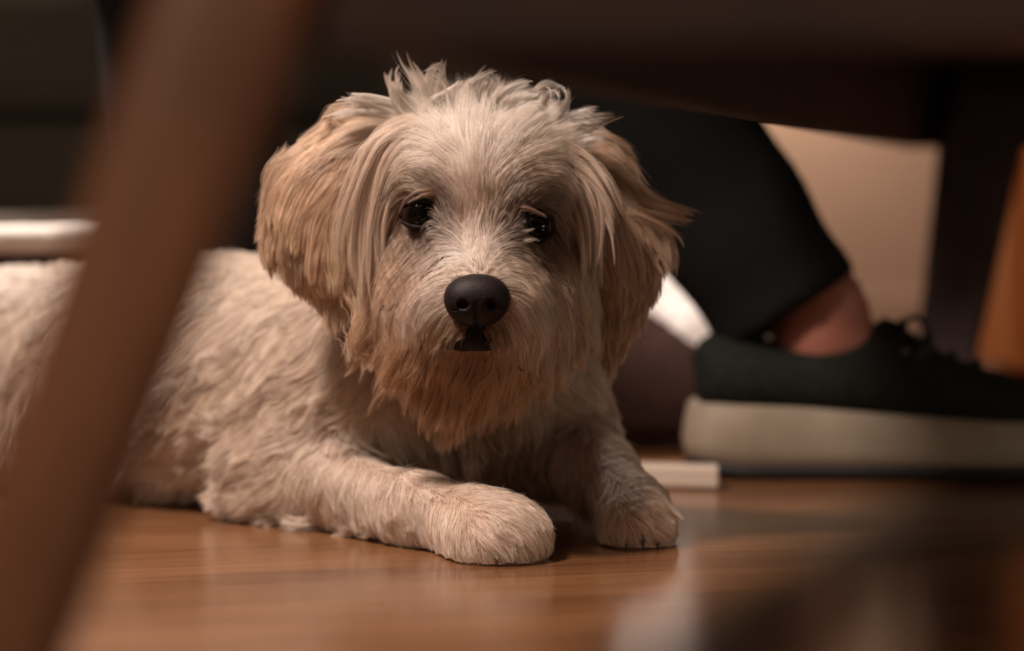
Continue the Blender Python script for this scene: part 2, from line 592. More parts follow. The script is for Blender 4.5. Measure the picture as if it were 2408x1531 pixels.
def shoe(x0, yc, lab=None):
    """dark lace-up shoe, heel at x0, toe to +x"""
    LEN = 0.305
    sh_ = box('shoe', (0, 0, 0), (1, 1, 1), M['shoe'], None, 0)
    bpy.data.objects.remove(sh_)

    def half_w(s):
        return np.interp(s, [0, .04, .12, .3, .5, .72, .88, .96, 1.0], [.012, .030, .039, .038, .040, .050, .044, .028, .008])

    def ringat(z, grow, n=64, sink=None):
        r = []
        ss = np.concatenate([(1 - np.cos(np.linspace(0, PI, n // 2))) / 2, (1 + np.cos(np.linspace(0, PI, n // 2))) / 2])
        for i, s in enumerate(ss):
            side = -1 if i < n // 2 else 1
            w = half_w(s) + grow
            x = x0 + s * LEN + grow * (2 * s - 1)
            r.append(np.array([x, yc + side * w, z(s) if callable(z) else z]))
        return r
    bot = lambda s: 0.001 + 0.018 * max(0, s - 0.72) ** 2 / 0.078 + 0.004 * max(0, .12 - s) / .12
    topz = lambda s: float(np.interp(s, [0, .25, .5, .8, 1.0], [0.056, 0.053, 0.047, 0.042, 0.048]))
    outs = rings_obj('outsole', [ringat(bot, 0.0), ringat(bot, 0.004), ringat(lambda s: bot(s) + 0.010, 0.004)], M['outsole'], person)
    rs = []
    for f, g in ((0.0, 0.003), (0.04, 0.0045), (0.3, 0.006), (0.6, 0.0045), (0.92, 0.002), (1.0, -0.001)):
        rs.append(ringat(lambda s, f=f: (bot(s) + 0.0095) * (1 - f) + topz(s) * f, g))
    rings_obj('midsole', rs, M['sole'], person)
    # upper: cross sections along the length
    rs = []
    for s in np.linspace(0.015, 0.985, 40):
        w = half_w(s) - 0.001
        base = topz(s) - 0.004
        h = float(np.interp(s, [0, .05, .15, .25, .40, .47, .52, .62, .75, .9, 1.0], [.080, .105, .102, .097, .103, .118, .108, .088, .075, .066, .054]))
        ring = []
        for k in range(17):
            a = PI * k / 16
            e = 0.72
            ca = math.cos(a)
            ring.append(np.array([x0 + s * LEN - 0.006 * math.sin(a) * (s < .1), yc + math.copysign(abs(ca) ** e, ca) * w * (1 - 0.35 * math.sin(a) ** 2 * (s < .5)), base + (h - base) * math.sin(a) ** 0.5]))
        rs.append(ring)
    up = rings_obj('upper', rs, M['shoe'], person)
    for k, s in enumerate((0.50, 0.56, 0.62, 0.68)):
        x = x0 + s * LEN
        h = float(np.interp(s, [.40, .47, .52, .62, .75], [.103, .118, .108, .088, .075]))
        pts = [np.array([x, yc - 0.030, h - 0.020]), np.array([x + .002, yc - 0.018, h - 0.003]), np.array([x + .004, yc, h + 0.002]), np.array([x + .002, yc + 0.018, h - 0.003])]
        tube('lace', smooth_path(pts, 12), 0.0025, M['lace'], up, 8)
        tube('eyelet', [np.array([x, yc - 0.0335, h - 0.020]), np.array([x, yc - 0.029, h - 0.019])], 0.004, M['eyelet'], up, 10)
    pts = [np.array([x0 + .50 * LEN, yc - 0.01, .112]), np.array([x0 + .53 * LEN, yc - 0.03, .118]), np.array([x0 + .56 * LEN, yc - 0.042, .100]), np.array([x0 + .52 * LEN, yc - 0.036, .090])]
    tube('lace', smooth_path(pts, 14), 0.0022, M['lace'], up, 8)


shoe(0.133, 1.888)
shoe(-0.325, 1.945)

DENS = 1.0
# ------------------------------------------------------------ the dog: one signed-distance body
def ell(c, r, rot=None):
    return ('e', np.array(c, float), np.array(r, float), rot)


def cap(a, b, ra, rb):
    return ('c', np.array(a, float), np.array(b, float), ra, rb)


def prim_d(p, q):
    if q[0] == 'e':
        v = p - q[1]
        if q[3] is not None:
            v = v @ q[3]
        k0 = np.linalg.norm(v / q[2], axis=1)
        k1 = np.linalg.norm(v / (q[2] ** 2), axis=1) + 1e-9
        return k0 * (k0 - 1.0) / k1
    _, a, b, ra, rb = q
    ba = b - a
    t = np.clip(((p - a) @ ba) / (ba @ ba), 0, 1)
    return np.linalg.norm(p - a - t[:, None] * ba, axis=1) - (ra + (rb - ra) * t)


def sdf(p, prims, k=0.009):
    ds = np.stack([prim_d(p, q) for q in prims], 0)
    m = ds.min(0)
    return m - k * np.log(np.exp(-(ds - m) / k).sum(0))


def grad(p, prims, k=0.009, e=0.0008):
    g = np.zeros_like(p)
    for i in range(3):
        d = np.zeros(3)
        d[i] = e
        g[:, i] = sdf(p + d, prims, k) - sdf(p - d, prims, k)
    return g / (np.linalg.norm(g, axis=1, keepdims=True) + 1e-12)


def sdf_mesh(name, prims, m, parent, voxel, k=0.009, post=None):
    bm = bmesh.new()
    for q in prims:
        if q[0] == 'e':
            mt = Matrix.Translation(q[1]) @ (Matrix(q[3].tolist()).to_4x4() if q[3] is not None else Matrix.Identity(4)) @ Matrix.Diagonal((*q[2], 1))
            bmesh.ops.create_icosphere(bm, subdivisions=3, radius=1.0, matrix=mt)
        else:
            _, a, b, ra, rb = q
            n = max(2, int(np.linalg.norm(b - a) / (min(ra, rb) * 0.4)) + 1)
            for s in np.linspace(0, 1, n):
                bmesh.ops.create_icosphere(bm, subdivisions=3, radius=ra + (rb - ra) * s, matrix=Matrix.Translation(a + (b - a) * s))
    me = bpy.data.meshes.new('t')
    bm.to_mesh(me)
    bm.free()
    o = bpy.data.objects.new('t', me)
    COL.objects.link(o)
    o = join_remesh(name, [o], m, None, voxel, 2)
    n = len(o.data.vertices)
    v = np.empty(n * 3)
    o.data.vertices.foreach_get('co', v)
    v = v.reshape(-1, 3)
    for _ in range(5):
        d = sdf(v, prims, k)
        g = grad(v, prims, k)
        v = v - g * np.clip(d, -0.006, 0.006)[:, None]
    if post is not None:
        v = post(v)
    o.data.vertices.foreach_set('co', v.ravel())
    o.data.update()
    if parent:
        attach(o, parent)
    return o


HEAD = [
    ell(P(1128, 470, 1.540), (.056, .060, .052)),
    ell(P(1122, 440, 1.500), (.040, .030, .032)),
    ell(P(1035, 425, 1.505), (.022, .022, .020)),
    ell(P(1215, 440, 1.505), (.022, .022, .020)),
    ell(P(1000, 690, 1.512), (.034, .032, .040)),
    ell(P(1262, 700, 1.515), (.032, .032, .038)),
    cap(P(1125, 560, 1.500), P(1122, 690, 1.458), .027, .021),
    ell(P(1062, 725, 1.463), (.020, .018, .018)),
    ell(P(1186, 728, 1.463), (.020, .018, .018)),
    ell(P(1118, 840, 1.482), (.024, .018, .017)),
    ell(P(1120, 780, 1.515), (.042, .035, .034)),
]
torso_a, torso_b, torso_c = PZ(905, 1.640, .090), PZ(500, 1.728, .083), PZ(60, 1.840, .078)
elbow = PZ(655, 1.620, .032)
wrist = PZ(985, 1.510, .021)
pawc = PZ(1110, 1.478, .0175)
r_elb = PZ(1335, 1.640, .045)
r_wri = PZ(1400, 1.575, .037)
r_paw = PZ(1485, 1.530, .023)
BODY = [
    cap(P(1120, 640, 1.585), PZ(1110, 1.615, .10), .044, .056),
    ell(PZ(1120, 1.625, .075), (.066, .050, .066)),
    cap(torso_a, torso_b, .074, .076),
    cap(torso_b, torso_c, .076, .072),
    cap(PZ(860, 1.620, .100), elbow, .046, .027),
    cap(elbow, wrist, .0245, .0155),
    cap(wrist, pawc, .0155, .0160),
    ell(PZ(1155, 1.466, .0145), (.0225, .021, .0130)),
    ell(PZ(1118, 1.448, .011), (.0078, .013, .0100)),
    ell(PZ(1160, 1.443, .011), (.0078, .013, .0100)),
    ell(PZ(1201, 1.446, .011), (.0078, .013, .0100)),
    ell(PZ(1235, 1.456, .010), (.0070, .012, .0092)),
    cap(PZ(1285, 1.620, .098), r_elb, .032, .023),
    cap(r_elb, r_wri, .023, .0175),
    cap(r_wri, r_paw, .0175, .0145),
    ell(PZ(1465, 1.512, .010), (.0075, .013, .0095)),
    ell(PZ(1502, 1.508, .010), (.0075, .013, .0095)),
    ell(PZ(1533, 1.514, .010), (.0072, .012, .0090)),
    ell(PZ(60, 1.83, .068), (.075, .075, .066)),
    cap(PZ(20, 1.78, .028), PZ(-120, 1.74, .022), .026, .020),
]
DOG = HEAD + BODY
dog = thing('dog', 'small shaggy cream and apricot dog lying on the wooden floor, facing the camera', 'dog', (-0.03, 1.62, 0))

# ---- colours of skin and hair, by place on the dog
CW = np.array([.78, .655, .55])      # cream
CL = np.array([.86, .77, .69])       # whitest patches
CA = np.array([.67, .46, .31])       # apricot
CO = np.array([.48, .28, .155])     # orange brown stains
CD = np.array([.10, .048, .028])     # dark brown around the eyes and lips
STAIN = [  # x, y, radius, colour, weight
    (990, 510, 66, CD, 3.6), (1255, 538, 64, CD, 3.4), (1035, 555, 42, CD, 2.6), (1025, 480, 32, CD, 1.2), (1000, 625, 24, CD, 1.0), (1040, 470, 26, CD, .5), (1225, 580, 36, CD, 0.7),
    (1115, 800, 40, CD, 1.5), (1065, 800, 26, CD, .7), (1165, 800, 26, CD, .6),
    (950, 600, 65, CO, .9), (1000, 640, 45, CO, .9), (985, 660, 22, CD, .5), (1275, 610, 50, CO, .6), (1120, 470, 45, CO, .25),
    (960, 830, 75, CO, 1.0), (1060, 870, 90, CO, 1.1), (1160, 880, 80, CO, .9), (1230, 830, 60, CO, .5), (1110, 940, 70, CO, .6),
    (900, 700, 70, CA, .45), (1330, 620, 110, CA, .5), (1000, 430, 60, CA, .35), (1240, 440, 70, CA, .35), (935, 385, 45, CD, .7), (940, 600, 70, CA, .8), (860, 480, 90, CA, .6), (1120, 520, 40, CO, .4),
    (1085, 585, 60, CL, 1.0), (1030, 690, 60, CL, .6), (1080, 330, 110, CL, .5), (1120, 1000, 120, CA, .3),
    (1480, 1200, 90, CO, .3),
]


def colour_at(uv, base):
    c = np.tile(base, (len(uv), 1))
    w = np.ones(len(uv)) * 0.55
    c = c * w[:, None]
    for x, y, r, col, k in STAIN:
        g = k * 1.4 * np.exp(-((uv[:, 0] - x) ** 2 + (uv[:, 1] - y) ** 2) / (r * r))
        c += g[:, None] * col
        w += g
    return c / w[:, None]


def paint_skin(o):
    me = o.data
    n = len(me.vertices)
    v = np.empty(n * 3)
    me.vertices.foreach_get('co', v)
    v = v.reshape(-1, 3) + np.array(world_of(o))
    uv, d = img(v)
    c = colour_at(uv, np.array([.60, .42, .33])) * 0.75
    a = me.attributes.new('tone', 'FLOAT_COLOR', 'POINT')
    a.data.foreach_set('color', np.concatenate([c, np.ones((n, 1))], 1).ravel())


msk = mat('dog_skin', (.5, .35, .28), 0.75, 0.2)
at = N(msk, 'ShaderNodeAttribute')
at.attribute_name = 'tone'
L(msk, at.outputs['Color'], msk.node_tree.nodes['Principled BSDF'].inputs['Base Color'])

body = sdf_mesh('body', DOG, msk, dog, 0.0032)
paint_skin(body)

EARL = [ell(P(885, 350, 1.535), (.018, .013, .016)), ell(P(815, 415, 1.535), (.024, .010, .022)),
        ell(P(755, 490, 1.530), (.026, .009, .026)), ell(P(765, 560, 1.527), (.022, .008, .028))]
EARR = [ell(P(1355, 390, 1.545), (.014, .013, .015)), ell(P(1395, 470, 1.540), (.018, .010, .024)),
        ell(P(1440, 580, 1.535), (.021, .009, .030)), ell(P(1430, 670, 1.532), (.016, .008, .026))]
ear_l = sdf_mesh('ear', EARL, msk, dog, 0.003)
ear_r = sdf_mesh('ear', EARR, msk, dog, 0.003)
for e_, b_c in ((ear_l, CA), (ear_r, CA)):
    paint_skin(e_)

# ---- nose
mnose = noisy(mat('nose_leather', rough=0.55, spec=0.25), (.008, .0048, .0052), (.014, .008, .0085), (900, 900, 900), bump=0.5, bdist=0.0006)
NC = P(1122, 705, 1.434)


def nose_post(v):
    q = v - NC
    # nostrils: comma-shaped pits; groove below
    for sx in (-1, 1):
        c = np.array([sx * .0076, -.0105, -.0022])
        r = np.linalg.norm((q - c) / np.array([.0036, .009, .0030]), axis=1)
        v = v + np.clip(1 - r, 0, 1)[:, None] ** 0.7 * np.array([0, .0065, 0])
        c = np.array([sx * .0120, -.0075, -.0048])
        r = np.linalg.norm((q - c) / np.array([.0035, .009, .0014]), axis=1)
        v = v + np.clip(1 - r, 0, 1)[:, None] * np.array([0, .003, 0])
    g = np.exp(-(q[:, 0] / .0012) ** 2) * (q[:, 1] < -.004) * np.clip((-q[:, 2] + .001) / .010, 0, 1)
    v = v + g[:, None] * np.array([0, .0022, 0])
    return v


nose = sdf_mesh('nose', [ell(NC + np.array([0, 0, .0025]), (.0168, .0125, .0115)), ell(NC + np.array([0, .001, -.004]), (.0128, .0110, .0110)),
                         ell(NC + np.array([-.008, -.002, -.001]), (.0080, .0085, .0085)), ell(NC + np.array([.008, -.002, -.001]), (.0080, .0085, .0085))],
                mnose, dog, 0.0009, k=0.003, post=nose_post)
mlip = mat('lip_skin', (.012, .007, .007), 0.7, 0.2)
sdf_mesh('mouth', [cap(P(1121, 760, 1.436), P(1121, 788, 1.438), .0030, .0040), cap(P(1120, 796, 1.439), P(1058, 812, 1.447), .0048, .0026),
                   cap(P(1120, 796, 1.439), P(1172, 808, 1.447), .0048, .0026), cap(P(1090, 808, 1.445), P(1145, 808, 1.445), .0034, .0034)], mlip, dog, 0.0011, k=0.002)

# ---- eyes
meye = mat('eyeball', (.012, .007, .005), 0.05, 0.22, 0.0)
b = meye.node_tree.nodes['Principled BSDF']
tc = N(meye, 'ShaderNodeTexCoord')
ln = N(meye, 'ShaderNodeVectorMath', operation='LENGTH')
sx = N(meye, 'ShaderNodeSeparateXYZ')
cb = N(meye, 'ShaderNodeCombineXYZ')
L(meye, tc.outputs['Object'], sx.inputs[0])
L(meye, sx.outputs[0], cb.inputs[0])
L(meye, sx.outputs[2], cb.inputs[2])
L(meye, cb.outputs[0], ln.inputs[0])
rp = N(meye, 'ShaderNodeValToRGB')
el = rp.color_ramp.elements
el[0].position, el[0].color = 0.0, (.003, .0025, .002, 1)
el[1].position, el[1].color = 0.0098, (.018, .011, .008, 1)
for pos, c in ((.0050, (.003, .0025, .002)), (.0056, (.014, .007, .004)), (.0080, (.012, .006, .004)), (.0086, (.004, .003, .002))):
    n_ = el.new(pos)
    n_.color = (*c, 1)
L(meye, ln.outputs['Value'], rp.inputs[0])
L(meye, rp.outputs[0], b.inputs['Base Color'])
mlid = mat('eyelid_skin', (.014, .008, .007), 0.75, 0.2)
EYES = [(P(990, 502, 1.4785), (0.10, -0.02)), (P(1255, 532, 1.4805), (-0.10, 0.0))]
for c, (yaw, pit) in EYES:
    bm = bmesh.new()
    bmesh.ops.create_uvsphere(bm, u_segments=40, v_segments=24, radius=0.0112, matrix=Matrix.Rotation(PI / 2, 4, 'X'))
    for v in bm.verts:   # the cornea bulges forward
        r = math.hypot(v.co.x, v.co.z)
        if v.co.y < 0:
            v.co.y -= 0.0011 * math.exp(-(r / .0055) ** 2)
    me = bpy.data.meshes.new('eye')
    bm.to_mesh(me)
    bm.free()
    me.materials.append(meye)
    me.polygons.foreach_set('use_smooth', [True] * len(me.polygons))
    eo = bpy.data.objects.new('eye', me)
    COL.objects.link(eo)
    eo.location = [float(x) for x in c]
    attach(eo, dog)
    for up in (1, -1):   # upper and lower lids: bands hugging the ball
        rings_ = []
        for i in range(21):
            a = PI * i / 20
            x = -0.0122 * math.cos(a)
            z = up * (0.0068 if up > 0 else 0.0074) * math.sin(a) ** 0.8
            y = -math.sqrt(max(0.0118 ** 2 - min(x * x, .0117 ** 2) - z * z, 1e-7))
            rr_ = 0.0011 + 0.0006 * math.sin(a)
            ring = []
            for k in range(10):
                t = 2 * PI * k / 10
                ring.append(c + np.array([x, y + rr_ * math.cos(t), z + up * 0.0006 + rr_ * math.sin(t)]))
            rings_.append(ring)
        rings_obj('eyelid', rings_, mlid, dog)

# ---- claws
mclaw = mat('claw_horn', (.03, .02, .016), 0.35)
for px, Y, z in ((1118, 1.436, .008), (1161, 1.431, .008), (1204, 1.434, .008), (1240, 1.444, .007), (1465, 1.500, .008), (1504, 1.496, .008), (1538, 1.502, .007)):
    c = PZ(px, Y, z)
    pts = [c, c + np.array([.001, -.005, 0]), c + np.array([.0015, -.009, -.0035]), c + np.array([.0015, -.011, -.0065])]
    tube('claw', smooth_path(pts, 9), np.linspace(.0024, .0005, 9), mclaw, dog, 8)

# ------------------------------------------------------------ fur
mfur = bpy.data.materials.new('dog_hair')
mfur.use_nodes = True
nt = mfur.node_tree
nt.nodes.clear()
out = nt.nodes.new('ShaderNodeOutputMaterial')
att = nt.nodes.new('ShaderNodeAttribute')
att.attribute_name = 'tone'
hb = nt.nodes.new('ShaderNodeBsdfHairPrincipled')
hb.parametrization = 'COLOR'
hb.inputs['Roughness'].default_value = 0.42
hb.inputs['Radial Roughness'].default_value = 0.55
hb.inputs['Coat'].default_value = 0.0
nt.links.new(att.outputs['Color'], hb.inputs['Color'])
df = nt.nodes.new('ShaderNodeBsdfDiffuse')
nt.links.new(att.outputs['Color'], df.inputs['Color'])
ms = nt.nodes.new('ShaderNodeMixShader')
ms.inputs[0].default_value = 0.45
nt.links.new(hb.outputs[0], ms.inputs[1])
nt.links.new(df.outputs[0], ms.inputs[2])
nt.links.new(ms.outputs[0], out.inputs[0])


class Field:
    def __init__(self, rows, sigma=52):
        a = np.array(rows, float)
        self.xy = a[:, :2]
        d = a[:, 2:4]
        self.d = d / np.linalg.norm(d, axis=1, keepdims=True)
        self.len = a[:, 4]
        self.s = sigma

    def __call__(self, uv):
        d2 = ((uv[:, None, :] - self.xy[None]) ** 2).sum(2)
        m = d2.min(1, keepdims=True)
        w = np.exp(-(d2 - m) / (2 * self.s ** 2 + 0.25 * m)) / (d2 + 300)
        w /= w.sum(1, keepdims=True)
        return w @ self.d, w @ self.len


FACE = Field([
    (1122, 640, 0, -1, .7), (1075, 640, -.8, -.35, .9), (1175, 640, .8, -.35, .9), (1040, 650, -1, .05, 1.2), (1205, 655, 1, .1, 1.2),
    (1000, 670, -.9, .45, 1.5), (1240, 675, .9, .45, 1.5), (1080, 600, -.7, -.6, .9), (1165, 600, .7, -.6, .9), (1045, 560, -.75, -.55, 1.5), (1205, 570, .8, -.35, 1.5),
    (1122, 560, 0, -1, 1.2), (1122, 500, 0, -1, 1.4), (1122, 430, 0, -1, 1.8), (1122, 370, .05, -1, 2.2), (1060, 490, -.3, -1, 1.2), (1185, 500, .3, -1, 1.2),
    (1030, 430, -.6, -.8, 1.5), (1215, 440, .6, -.8, 1.5), (980, 430, -.9, -.25, 1.8), (925, 460, -.75, .6, 2.0), (900, 420, -.6, .8, 2.6),
    (1000, 380, -.9, -.1, 2.4), (940, 360, -.9, .4, 3.0), (885, 370, -.4, .9, 3.4), (1060, 350, -.8, -.4, 2.4),
    (1275, 450, .85, -.1, 1.8), (1330, 490, .7, .7, 2.2), (1380, 560, .3, .95, 2.6), (1290, 400, .95, .1, 2.4), (1360, 430, .7, .7, 3.0), (1200, 370, .7, -.5, 2.4),
    (1390, 650, .1, 1, 2.6), (880, 500, -.2, 1, 2.8), (868, 600, .02, 1, 2.8), (875, 690, .1, 1, 2.6),
    (935, 540, -.5, .85, 1.2), (950, 600, -.55, .85, 1.5), (920, 680, -.5, .85, 2.0), (1000, 590, -.5, .85, 1.1), (990, 560, -.4, .9, .6),
    (1030, 610, -.5, .85, 1.1), (950, 740, -.65, .75, 2.4), (890, 790, -.35, .95, 2.6), (1030, 720, -.8, .6, 1.8), (1045, 760, -.6, .8, 1.8),
    (1245, 590, .3, .95, .7), (1300, 570, .5, .85, 1.4), (1290, 640, .4, .9, 1.6), (1340, 640, .3, .95, 2.2), (1220, 720, .8, .6, 1.8), (1290, 740, .65, .75, 2.4), (1360, 740, .3, .95, 2.6),
    (1205, 760, .5, .85, 1.8), (1065, 790, -.3, .95, 1.4), (1180, 790, .25, .95, 1.4), (1120, 780, 0, 1, .9), (1120, 840, -.15, 1, 2.6), (1020, 830, -.35, .95, 2.6),
    (1230, 830, .3, .95, 2.4), (940, 830, -.35, .95, 2.6), (1310, 820, .15, 1, 2.4), (1120, 900, -.25, 1, 4.0), (1040, 900, -.2, 1, 3.6), (1200, 900, -.05, 1, 3.2), (960, 900, -.1, 1, 2.8),
    (1100, 300, 0, -1, 2.6), (1010, 300, -.6, -.8, 2.6), (930, 300, -.95, -.1, 3.0), (870, 310, -.8, .5, 3.4), (1190, 300, .4, -.9, 2.6), (1270, 300, .8, -.6, 2.8),
    (1350, 320, .95, -.3, 3.0), (1400, 390, .75, .6, 3.2), (1120, 240, .1, -1, 2.2), (1000, 250, -.5, -.8, 2.2), (1250, 250, .6, -.7, 2.4),
])
BODYF = Field([
    (700, 640, -.9, .45, 2.0), (560, 640, -.95, .35, 2.0), (450, 700, -.9, .5, 2.2), (600, 760, -.8, .6, 2.2), (760, 760, -.6, .8, 2.2), (450, 850, -.85, .55, 2.4),
    (600, 880, -.85, .55, 2.4), (740, 870, -.8, .6, 2.4), (830, 860, -.4, .9, 2.2), (420, 1000, -.9, .35, 2.4), (560, 1010, -.9, .4, 2.4), (680, 980, -.9, .35, 2.4), (780, 960, -.9, .3, 2.2),
    (860, 960, -.5, .7, 2.0), (400, 1130, -.8, .5, 2.2), (520, 1130, -.85, .45, 2.2), (60, 700, -.9, .4, 2.4), (60, 900, -.5, .9, 2.4), (200, 800, -.9, .5, 2.4), (0, 1100, -.2, 1, 2.0),
    (900, 900, .1, 1, 2.6), (960, 960, .2, 1, 2.6), (1050, 1000, .05, 1, 2.8), (1150, 1040, 0, 1, 2.6), (1250, 1000, .05, 1, 2.4), (1320, 900, .5, .8, 1.8), (1370, 940, .8, .5, 1.8),
    (1340, 1040, .1, 1, 1.8), (1150, 1140, 0, 1, 1.6), (920, 1060, .5, .7, 1.8), (860, 1030, .1, .7, 1.8),
    (620, 1120, -.95, .2, 2.4), (630, 1190, -.95, .35, 2.6), (700, 1080, -.6, .8, 1.8), (700, 1170, -.35, .95, 2.0), (780, 1100, -.3, .95, 1.6), (780, 1190, -.05, 1, 1.9),
    (860, 1120, .1, 1, 1.4), (860, 1200, .15, 1, 1.9), (940, 1150, .35, .9, 1.2), (940, 1220, .3, .95, 1.9), (1010, 1180, .5, .8, 1.0), (1020, 1250, .25, 1, 1.5),
    (1080, 1200, .5, .8, 1.0), (1080, 1270, .2, 1, 1.1), (1130, 1190, .85, .25, 1.3), (1150, 1240, .5, .85, 1.1), (1200, 1210, .85, .5, 1.3), (1210, 1270, .6, .8, 1.1), (1250, 1240, .8, .6, 1.1), (1280, 1290, .6, .8, .7),
    (1370, 1110, .3, .95, 1.2), (1430, 1140, .5, .85, 1.3), (1490, 1190, .6, .8, 1.2), (1540, 1230, .75, .65, 1.1), (1400, 1210, -.1, 1, 1.6), (1470, 1250, .2, 1, 1.2), (1570, 1260, .8, .6, .8),
], 60)
EARLF = Field([
    (880, 290, -.85, .3, 3.2), (820, 320, -.85, .5, 3.4), (760, 360, -.75, .65, 3.2), (690, 400, -.6, .8, 3.0), (650, 470, -.2, 1, 2.8), (640, 550, -.05, 1, 2.2), (720, 480, -.35, .95, 3.0),
    (790, 440, -.45, .9, 3.4), (860, 390, -.35, .95, 3.6), (730, 570, .03, 1, 1.8), (800, 560, .05, 1, 3.0), (850, 520, -.02, 1, 3.6), (700, 640, .1, 1, 1.6), (800, 650, .1, 1, 2.6)])
EARRF = Field([
    (1370, 340, .8, .5, 3.0), (1410, 400, .65, .75, 3.0), (1460, 470, .6, .8, 3.0), (1500, 540, .5, .85, 2.8), (1530, 600, .25, 1, 2.0), (1440, 560, .15, 1, 3.0), (1390, 500, .2, 1, 3.2),
    (1400, 620, .0, 1, 3.2), (1470, 640, 0, 1, 3.0), (1430, 720, 0, 1, 2.2), (1500, 680, -.1, 1, 2.4)])


def sample_roots(o, count):
    me = o.data
    me.calc_loop_triangles()
    nt_ = len(me.loop_triangles)
    tri = np.empty(nt_ * 3, int)
    me.loop_triangles.foreach_get('vertices', tri)
    tri = tri.reshape(-1, 3)
    v = np.empty(len(me.vertices) * 3)
    me.vertices.foreach_get('co', v)
    v = v.reshape(-1, 3) + np.array(world_of(o))
    a, b_, c = v[tri[:, 0]], v[tri[:, 1]], v[tri[:, 2]]
    n = np.cross(b_ - a, c - a)
    ar = np.linalg.norm(n, axis=1)
    n = n / (ar[:, None] + 1e-15)
    # hair stands denser on the sides turned to the room than on the far and under sides
    cen = (a + b_ + c) / 3
    view = (cen - CAM)
    view /= np.linalg.norm(view, axis=1, keepdims=True)
    face = -(n * view).sum(1)
    w = ar * np.where(face > -0.25, 1.0, 0.25)
    idx = rng.choice(nt_, count, p=w / w.sum())
    r1 = np.sqrt(rng.random(count))[:, None]
    r2 = rng.random(count)[:, None]
    return (1 - r1) * a[idx] + r1 * (1 - r2) * b_[idx] + r1 * r2 * c[idx]


def unit(v):
    return v / (np.linalg.norm(v, axis=-1, keepdims=True) + 1e-12)


SEG = 9


def vnoise(p, f, seed):
    """smooth vector noise from a few sines"""
    r = np.random.default_rng(seed)
    o = np.zeros_like(p)
    for _ in range(4):
        k = r.normal(size=(3, 3)) * f
        ph = r.random(3) * 6.28
        o += np.sin(p @ k + ph)
    return o / 2.2


def grow(roots, field, prims, gravity=0.25, lift=0.35, wave=0.25, len_k=1.0, hug=0.010, free=0.0):
    n = len(roots)
    g = grad(roots, prims)
    uv, _ = img(roots)
    fd, fl = field(uv)
    ln = fl * 0.01 * len_k * rng.uniform(.72, 1.12, n)
    pts = np.empty((n, SEG, 3))
    pts[:, 0] = roots - g * 0.001
    p = roots.copy()
    flow = fd[:, :1] * RGT - fd[:, 1:] * UPV
    t = unit(flow - g * (flow * g).sum(1, keepdims=True))
    dr = unit(t * (1 - lift) + g * lift + rng.normal(0, .10, (n, 3)))
    step = (ln / (SEG - 1))[:, None]
    nz = vnoise(roots, 160, 3)
    for k in range(1, SEG):
        s = k / (SEG - 1)
        p = p + dr * step
        d = sdf(p, prims)
        gg = grad(p, prims)
        layer = 0.0012 + hug * s * 0.35
        p = p + gg * np.clip(layer - d, 0, 0.004)[:, None]
        p[:, 2] = np.maximum(p[:, 2], 0.0010 + 0.0012 * rng.random(n))
        pts[:, k] = p
        uv, _ = img(p)
        fd, _ = field(uv)
        fl3 = fd[:, :1] * RGT - fd[:, 1:] * UPV
        near = np.exp(-np.clip(d, 0, 1) / 0.012)[:, None]
        tgt = fl3 - gg * (fl3 * gg).sum(1, keepdims=True) * near
        tgt = unit(tgt) + nz * wave * (0.4 + s) + np.array([0, 0, -gravity * s])
        tgt += gg * np.clip(0.010 - d, 0, .010)[:, None] * 12 * (1 - s)
        dr = unit(dr * 0.50 + unit(tgt) * 0.50)
    return pts, ln


def clump(pts, spacing, strength, power=1.4, seed=0):
    n = len(pts)
    r = np.random.default_rng(seed)
    ext = pts[:, 0]
    # crude blue noise: thin the roots on a hash grid
    key = np.floor(ext / spacing + r.random(3)).astype(np.int64)
    h = key[:, 0] * 73856093 ^ key[:, 1] * 19349663 ^ key[:, 2] * 83492791
    _, first = np.unique(h, return_index=True)
    kd = kdtree.KDTree(len(first))
    for i, j in enumerate(first):
        kd.insert(ext[j] + r.normal(0, spacing * .25, 3), i)
    kd.balance()
    own = np.array([first[kd.find(e)[1]] for e in ext])
    s = np.linspace(0, 1, SEG)[None, :, None] ** power
    k = strength * (0.6 + 0.8 * r.random(len(pts)))[own][:, None, None]
    k = np.clip(k * s, 0, .96)
    tgt = pts[own]
    # let clumped hairs keep their own length along the clump
    return pts * (1 - k) + tgt * k, own


def emit(name, pts, col, parent, r0=0.000105, r1=0.000025):
    n = len(pts)
    cu = bpy.data.hair_curves.new(name)
    cu.add_curves([pts.shape[1]] * n)
    cu.attributes['position'].data.foreach_set('vector', pts.astype(np.float32).ravel())
    ra = cu.attributes.get('radius') or cu.attributes.new('radius', 'FLOAT', 'POINT')
    s = np.linspace(0, 1, pts.shape[1])
    prof = r0 + (r1 - r0) * s ** 1.8
    ra.data.foreach_set('value', np.tile(prof, n).astype(np.float32))
    ca = cu.attributes.new('tone', 'FLOAT_COLOR', 'CURVE')
    ca.data.foreach_set('color', np.concatenate([col, np.ones((n, 1))], 1).astype(np.float32).ravel())
    cu.materials.append(mfur)
    o = bpy.data.objects.new(name, cu)
    COL.objects.link(o)
    attach(o, parent)
    return o


def tint(c, own, amt=0.10):
    r = np.random.default_rng(5)
    f = 1 + r.normal(0, amt, own.max() + 1)[own] + r.normal(0, .07, len(own))
    return np.clip(c * f[:, None], 0.004, .92)


